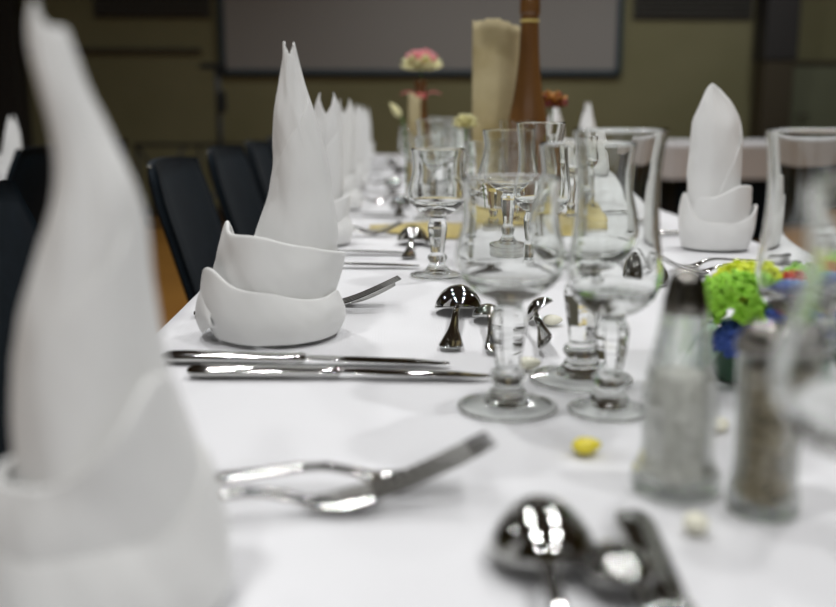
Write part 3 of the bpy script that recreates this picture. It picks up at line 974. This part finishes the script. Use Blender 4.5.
almond(0.217, 0.577, 0.8, M['almond_white'], 'pale sugared almond lying behind the salt and pepper shakers', 0.9)
almond(0.166, 0.895, 0.1, M['almond_white'], 'pale sugared almond lying behind the tilted teaspoon', 1.0)

# ------------------------------------------------------------------ flowers
def petal(vs, fs, base, direc, up, length, width, curl, n=4):
    """adds one cupped petal"""
    d = direc.normalized()
    side = d.cross(up)
    if side.length < 1e-4:
        side = d.cross(Vector((1, 0.1, 0)))
    side.normalize()
    nrm = side.cross(d).normalized()
    s = len(vs)
    for i in range(n+1):
        u = i/n
        w = width*math.sin(PI*min(1, 0.12+0.80*u))**0.8
        for k in (-1, -0.4, 0.4, 1):
            p = base + d*(length*u) + nrm*(curl*length*u*u + 0.18*width*k*k) + side*(w*k*0.5)
            vs.append(p)
    for i in range(n):
        for k in range(3):
            a = s+i*4+k
            fs.append((a, a+1, a+5, a+4))

def rose(name, c, r, mats, parent, seed, squash=0.8):
    """layered bloom: inner petals upright, outer ones opening; one mesh per colour"""
    rnd = random.Random(seed)
    made = []
    for mi, (m, rings) in enumerate(mats):
        vs, fs = [], []
        for tilt, cnt, scale in rings:
            ph = rnd.uniform(0, 6)
            for k in range(cnt):
                a = ph + 2*PI*k/cnt + rnd.uniform(-0.15, 0.15)
                out = Vector((math.cos(a), math.sin(a), 0))
                d = out*math.sin(tilt) + Vector((0, 0, 1))*math.cos(tilt)*squash
                petal(vs, fs, Vector(c) + out*r*0.08 + Vector((0, 0, -0.35*r)), d, Vector((-out.y, out.x, 0)).cross(d), r*scale, r*scale*0.95, rnd.uniform(-0.45, -0.2))
        o = mesh_obj(name, vs, fs, m, parent)
        sm = o.modifiers.new('thick', 'SOLIDIFY'); sm.thickness = r*0.03
        made.append(o)
    return made

def florets(name, c, R, cnt, m, parent, seed, size, squash=0.8, lower=-0.2):
    """ball of small four-petalled florets"""
    rnd = random.Random(seed)
    vs, fs = [], []
    for i in range(cnt):
        z = 1 - (i+0.5)*(1-lower)/cnt
        a = i*2.39996 + rnd.uniform(-0.2, 0.2)
        q = math.sqrt(max(0, 1-z*z))
        nrm = Vector((q*math.cos(a), q*math.sin(a), z))
        p = Vector(c) + Vector((nrm.x*R, nrm.y*R, nrm.z*R*squash))*rnd.uniform(0.88, 1.05)
        t1 = nrm.cross(Vector((0.3, 0.2, 0.9))).normalized()
        t2 = nrm.cross(t1)
        ph = rnd.uniform(0, 2)
        for k in range(4):
            b = ph + k*PI/2
            d = t1*math.cos(b) + t2*math.sin(b) + nrm*rnd.uniform(0.1, 0.5)
            petal(vs, fs, p, d, nrm, size, size*0.95, 0.1, 2)
    o = mesh_obj(name, vs, fs, m, parent)
    o['kind'] = 'stuff'
    sm = o.modifiers.new('thick', 'SOLIDIFY'); sm.thickness = size*0.08
    return o

def leaf_obj(name, base, tip, width, m, parent, droop=0.2):
    vs, fs = [], []
    b, e = Vector(base), Vector(tip)
    d = e-b
    up = Vector((0, 0, 1))
    side = d.cross(up).normalized()
    n = 8
    for i in range(n+1):
        u = i/n
        w = width*math.sin(PI*min(1, 0.06+0.94*u))**0.75*0.5
        p = b + d*u + up*(math.sin(PI*u)*droop*d.length)
        for k in (-1, 0, 1):
            vs.append(p + side*(w*k) + up*(0.25*w*abs(k)))
    for i in range(n):
        for k in range(2):
            a = i*3+k
            fs.append((a, a+1, a+4, a+3))
    o = mesh_obj(name, vs, fs, m, parent)
    sm = o.modifiers.new('thick', 'SOLIDIFY'); sm.thickness = 0.0007
    return o

# low table arrangement behind the shakers
t = thing('flower_arrangement', 'low bright arrangement of green, blue and red flowers behind the pepper shaker', 'flowers', (0.290, 0.700, TZ))
lathe_obj('pot', [(0, 0.0005), (0.030, 0.0005), (0.034, 0.006), (0.037, 0.030), (0.038, 0.032), (0.034, 0.031), (0.031, 0.012), (0, 0.010)], M['leaf'], t, 40)
florets('green_bloom', (-0.026, -0.014, 0.060), 0.027, 60, M['pet_green'], t, 1, 0.0085)
florets('lime_bloom', (-0.012, 0.004, 0.068), 0.023, 50, M['pet_lime'], t, 2, 0.0080)
florets('blue_bloom', (0.004, -0.026, 0.052), 0.020, 46, M['pet_blue'], t, 3, 0.0085)
florets('light_blue_bloom', (0.010, -0.022, 0.060), 0.016, 30, M['pet_lblue'], t, 4, 0.0080)
florets('red_bloom', (0.020, -0.004, 0.070), 0.013, 26, M['pet_red'], t, 5, 0.0070)
florets('red_bloom', (0.048, -0.008, 0.066), 0.014, 26, M['pet_red'], t, 6, 0.0070)
florets('green_bloom', (0.034, 0.006, 0.064), 0.024, 50, M['pet_green'], t, 7, 0.0085)
florets('blue_bloom', (0.044, -0.020, 0.050), 0.019, 40, M['pet_blue'], t, 8, 0.0085)
florets('white_bloom', (0.012, -0.036, 0.040), 0.011, 20, M['pet_white'], t, 9, 0.0075)
florets('blue_bloom', (-0.026, -0.028, 0.036), 0.015, 34, M['pet_blue'], t, 10, 0.0080)
for k, a in enumerate((200, 235, 265, 300, 335, 20, 70, 120, 160)):
    r = D(a)
    leaf_obj('leaf', (0.026*math.cos(r), 0.026*math.sin(r), 0.034), (0.058*math.cos(r), 0.058*math.sin(r), 0.004 + 0.012*(k % 2)), 0.026, M['pet_mint'] if k % 2 == 0 else M['leaf'], t, 0.3)

# bottles with flowers
BOT = [(0, 0.0006), (0.034, 0.0006), (0.0368, 0.004)]
def bottle_prof(H):
    return BOT + catm([(0.0368, 0.004), (0.0372, H*0.20), (0.0366, H*0.34), (0.0300, H*0.47), (0.0215, H*0.60), (0.0160, H*0.74), (0.0138, H*0.87), (0.0135, H*0.93)], 6)[1:] + \
        [(0.0152, H*0.932), (0.0156, H*0.94), (0.0152, H*0.95), (0.0150, H*0.985), (0.0148, H*0.998), (0.0132, H), (0.0105, H*0.995), (0.0100, H*0.93), (0.0, H*0.92)]

H1 = 0.398
BK = 1.18
t = thing('brown_bottle', 'tall bronze brown bottle holding flowers beside the parchment scroll', 'bottle', (0.265, 1.73, TZ+0.0035))
lathe_obj('glass_body', [(r*BK, z) for r, z in bottle_prof(H1)], M['bronze_glass'], t, 56)
lathe_obj('neck_band', [(r*BK, z) for r, z in ((0.0137, H1*0.895), (0.0145, H1*0.898), (0.0145, H1*0.904), (0.0138, H1*0.907))], M['gold'], t, 40)
def cut_flower(name, label, base, bend, c, r, mats, seed, stem_r=0.0018, leaves=()):
    t = thing(name, label, 'flower', base)
    pts = []
    b, m_, e = Vector((0, 0, 0)), Vector(bend), Vector(c)
    for i in range(13):
        u = i/12
        pts.append(b*(1-u)**2 + m_*2*u*(1-u) + e*u*u)
    pts[-1] = e - Vector((0, 0, r*0.3))
    tube_obj('stalk', pts, stem_r, M['stem'], t, 8)
    rose('petals', c, r, mats, t, seed)
    for lb, lt, lw, lm in leaves:
        leaf_obj('leaf', lb, lt, lw, lm, t)
    return t
zb = TZ + 0.0035 + H1*0.93
cut_flower('pink_flower', 'pale pink flower rising from the mouth of the tall brown bottle', (0.265, 1.73, zb), (0, 0, 0.04), (0.003, -0.006, 0.082), 0.045,
    [(M['pet_pink'], [(0.9, 6, 0.8), (0.5, 5, 0.75)]), (M['pet_white'], [(1.35, 7, 1.0), (1.1, 6, 0.95)])], 4)
cut_flower('cream_flower', 'cream petalled flower drooping beside the mouth of the tall brown bottle', (0.262, 1.726, zb), (-0.004, -0.003, 0.09), (-0.082, -0.012, 0.062), 0.034,
    [(M['pet_cream'], [(1.5, 7, 1.0), (1.0, 6, 0.9), (0.4, 4, 0.7)])], 8)

# parchment scroll standing by the bottle
def scroll(name, label, loc, H, w, seed):
    vs, fs = [], []
    n, m_ = 28, 20
    for j in range(m_+1):
        for i in range(n+1):
            u, v = i/n, j/m_
            a = D(200) + D(150)*u
            r = w*0.5*(1 + 0.10*v)
            top = H - 0.012*u - 0.004*math.sin(u*9+seed) - 0.003*abs(math.sin(u*21))
            vs.append((r*math.cos(a)*1.0 - 0.002*math.sin(v*3), r*math.sin(a)*0.75 + 0.012*v, top*v))
    for j in range(m_):
        for i in range(n):
            a = j*(n+1)+i
            fs.append((a, a+1, a+n+2, a+n+1))
    o = mesh_obj(name, vs, fs, M['paper'])
    sm = o.modifiers.new('thick', 'SOLIDIFY'); sm.thickness = 0.0012
    o.location = loc
    tag(o, label, 'paper scroll')
scroll('parchment_scroll', 'curved cream parchment sheet standing upright beside the tall brown bottle', (0.219, 1.815, TZ+0.0035), 0.372, 0.090, 1.0)

cut_flower('cream_rose', 'pale yellow rose leaning at the lower edge of the parchment sheet', (0.158, 1.74, TZ+0.0035), (0.0, 0.0, 0.10), (-0.004, 0.0, 0.186), 0.024,
    [(M['pet_cream'], [(1.6, 7, 0.9), (1.1, 7, 0.95), (0.6, 6, 0.9), (0.25, 4, 0.8)])], 21)
cut_flower('orange_flower', 'orange and red flower peeking from behind the tall brown bottle', (0.335, 1.86, TZ+0.0035), (0.0, 0.0, 0.12), (-0.004, 0.0, 0.226), 0.030,
    [(M['pet_orange'], [(1.2, 6, 1.0), (0.6, 5, 0.9)]), (M['pet_dark_red'], [(1.6, 6, 1.0), (0.9, 4, 0.9)])], 31)

# the second bottle far along the table
H2 = 0.285
t = thing('brown_bottle', 'orange brown bottle with a pink ribbon, far along the table', 'bottle', (0.102, 2.43, TZ+0.0005))
lathe_obj('glass_body', bottle_prof(H2), M['bronze_glass'], t, 40)
rb = lathe_obj('ribbon', [(0.0150, H2*0.84), (0.0165, H2*0.85), (0.0165, H2*0.88), (0.0150, H2*0.89)], M['ribbon'], t, 32)
for s in (-1, 1):
    leaf_obj('bow_loop', (s*0.010, -0.016, H2*0.87), (s*0.052, -0.022, H2*0.87), 0.032, M['ribbon'], rb, 0.15)
cut_flower('pink_rose', 'open pink and cream rose on top of the far orange brown bottle', (0.102, 2.43, TZ+H2*0.93), (0, 0, 0.03), (0.002, 0, 0.070), 0.046,
    [(M['pet_pink'], [(1.0, 7, 0.95), (0.6, 6, 0.9), (0.25, 4, 0.8)]), (M['pet_cream'], [(1.75, 8, 1.05), (1.4, 7, 1.0)])], 41)
scroll('parchment_scroll', 'narrow parchment sheet leaning by the far orange brown bottle', (0.086, 2.385, TZ+0.0005), 0.255, 0.03, 2.0)
t = thing('cream_twig', 'small cream bud on a twig beside the far orange brown bottle', 'twig', (0.066, 2.40, TZ))
tube_obj('stalk', [(0, 0, 0), (0.0, 0, 0.1), (-0.006, 0, 0.17), (-0.014, 0, 0.20)], 0.002, M['stem'], t, 8)
lathe_b = lathe_obj('bud', catm([(0, 0), (0.008, 0.006), (0.010, 0.018), (0.006, 0.034), (0.0, 0.046)], 5), M['pet_cream'], t, 20)
lathe_b.location = (-0.014, 0, 0.195)
lathe_b.rotation_euler = (0, D(-38), 0)

# ------------------------------------------------------------------ chairs (facing +x, back at the origin)
def make_chair():
    t = thing('banquet_chair', 'x', 'chair')
    # back panel: leaning, gently curved, thick
    vs, fs = [], []
    n, m_ = 14, 14
    for s in (0, 1):
        for j in range(m_+1):
            for i in range(n+1):
                u, v = i/n*2-1, j/m_
                z = 0.47 + 0.405*v
                hw = 0.205 - 0.012*v - 0.02*smooth01(0.85, 1.0, v)
                x = 0.015 - 0.118*v + 0.022*u*u + (0.026 if s else 0.0)
                if abs(u) > 0.9 or v > 0.93:
                    x += (0.006 if not s else -0.006)
                vs.append((x, u*hw, z - 0.006*u*u*v))
    N = (n+1)*(m_+1)
    for s in (0, 1):
        for j in range(m_):
            for i in range(n):
                a = s*N+j*(n+1)+i
                f = (a, a+1, a+n+2, a+n+1)
                fs.append(f if s else f[::-1])
    for j in range(m_):
        for i in (0, n):
            a, b = j*(n+1)+i, (j+1)*(n+1)+i
            fs.append((a, b, N+b, N+a) if i == 0 else (a, N+a, N+b, b))
    for i in range(n):
        for j in (0, m_):
            a = j*(n+1)+i
            fs.append((a, N+a, N+a+1, a+1) if j == 0 else (a, a+1, N+a+1, N+a))
    mesh_obj('backrest', vs, fs, M['navy'], t)
    bm = bmesh.new()
    add_box(bm, (0.235, 0, 0.445), (0.42, 0.42, 0.05), None, 0.018)
    bm_obj('seat', bm, M['navy'], t, True)
    for sx, sy in ((0.03, -1), (0.03, 1), (0.42, -1), (0.42, 1)):
        tube_obj('leg', [(sx, sy*0.19, 0.43), (sx + (-0.07 if sx < 0.1 else 0.02), sy*0.20, 0.0)], 0.0125, M['black_metal'], t, 10)
    for s in (-1, 1):
        st = tube_obj('back_post', [(0.03, s*0.19, 0.43), (0.034, s*0.196, 0.55), (0.004, s*0.195, 0.66)], 0.011, M['black_metal'], t, 10)
        lathe_c = lathe_obj('rivet', catm([(0.006, 0), (0.005, 0.003), (0, 0.0045)], 3), M['cap'], t, 14)
        lathe_c.location = (-0.072, s*0.170, 0.866)
    return t
chair = make_chair()
CX = -0.30
place(chair, (CX-0.10, 1.05, 0), 0, 'dark navy chair at the twin-tipped napkin, half hidden by the leaning napkin')
place(chair, (CX, 1.73, 0), 0, 'dark navy chair with tilted back standing clear beside the twin-tipped napkin')
for k in range(5):
    place(chair, (CX, 2.31 + 0.58*k, 0), D(random.uniform(-3, 3)), 'dark navy chair, ' + ORD[k] + ' along the row after the clear tilted one', 'chairs along the table row')
for k in range(3):
    place(chair, (-0.935, 1.93 + 0.60*k, 0), PI + D(random.uniform(-2, 2)), 'dark navy chair beyond the aisle, ' + ORD[k] + ' along from the table end by the leaning napkin', 'chairs beyond the aisle')
for o in [o for o in COL.objects if o.name.startswith('banquet_table') and o.location.y > 6]:  # added navy panels stand in for the darkness under the crosswise table
    box_obj('under_table_dark', (0, -0.33, 0.26), (2.3, 0.03, 0.50), M['navy'], o, bevel=0.004)
    box_obj('under_table_dark', (-1.13, 0.0, 0.26), (0.03, 0.62, 0.50), M['navy'], o, bevel=0.004)

# ------------------------------------------------------------------ stand and trestle at the back wall
t = thing('tripod_stand', 'dark upright stand with a crossbar top below the corner of the screen', 'stand', (-1.235, 7.5, 0))
tube_obj('pole', [(0, 0, 0.10), (0, 0, 1.30)], 0.022, M['black_metal'], t)
box_obj('crossbar', (-0.03, 0, 1.315), (0.20, 0.05, 0.045), M['black_metal'], t, bevel=0.006)
box_obj('clamp', (0.03, -0.02, 1.05), (0.06, 0.06, 0.16), M['black_metal'], t, bevel=0.01)
for k in range(3):
    a = D(90 + 120*k)
    tube_obj('leg', [(0, 0, 0.42), (0.35*math.cos(a), 0.35*math.sin(a), 0.012)], 0.012, M['black_metal'], t)
t = thing('folding_trestle', 'dark folding trestle with crossed bars standing against the olive wall', 'trestle', (-1.55, 8.3, 0))
box_obj('top_rail', (0, 0, 0.70), (1.10, 0.04, 0.03), M['black_metal'], t, bevel=0.004)
box_obj('foot_rail', (0, 0, 0.015), (1.10, 0.04, 0.03), M['black_metal'], t, bevel=0.004)
for a, b in ((-0.52, -0.12), (-0.12, -0.52), (0.12, 0.52), (0.52, 0.12)):
    tube_obj('cross_bar', [(a, 0.0, 0.69), (b, 0.0, 0.03)], 0.012, M['black_metal'], t)
for a in (-0.53, 0.0, 0.53):
    tube_obj('upright', [(a, 0.01, 0.69), (a, 0.01, 0.03)], 0.012, M['black_metal'], t)

# ------------------------------------------------------------------ tidy
for o in list(COL.objects):
    if '_used' in o:
        del o['_used']
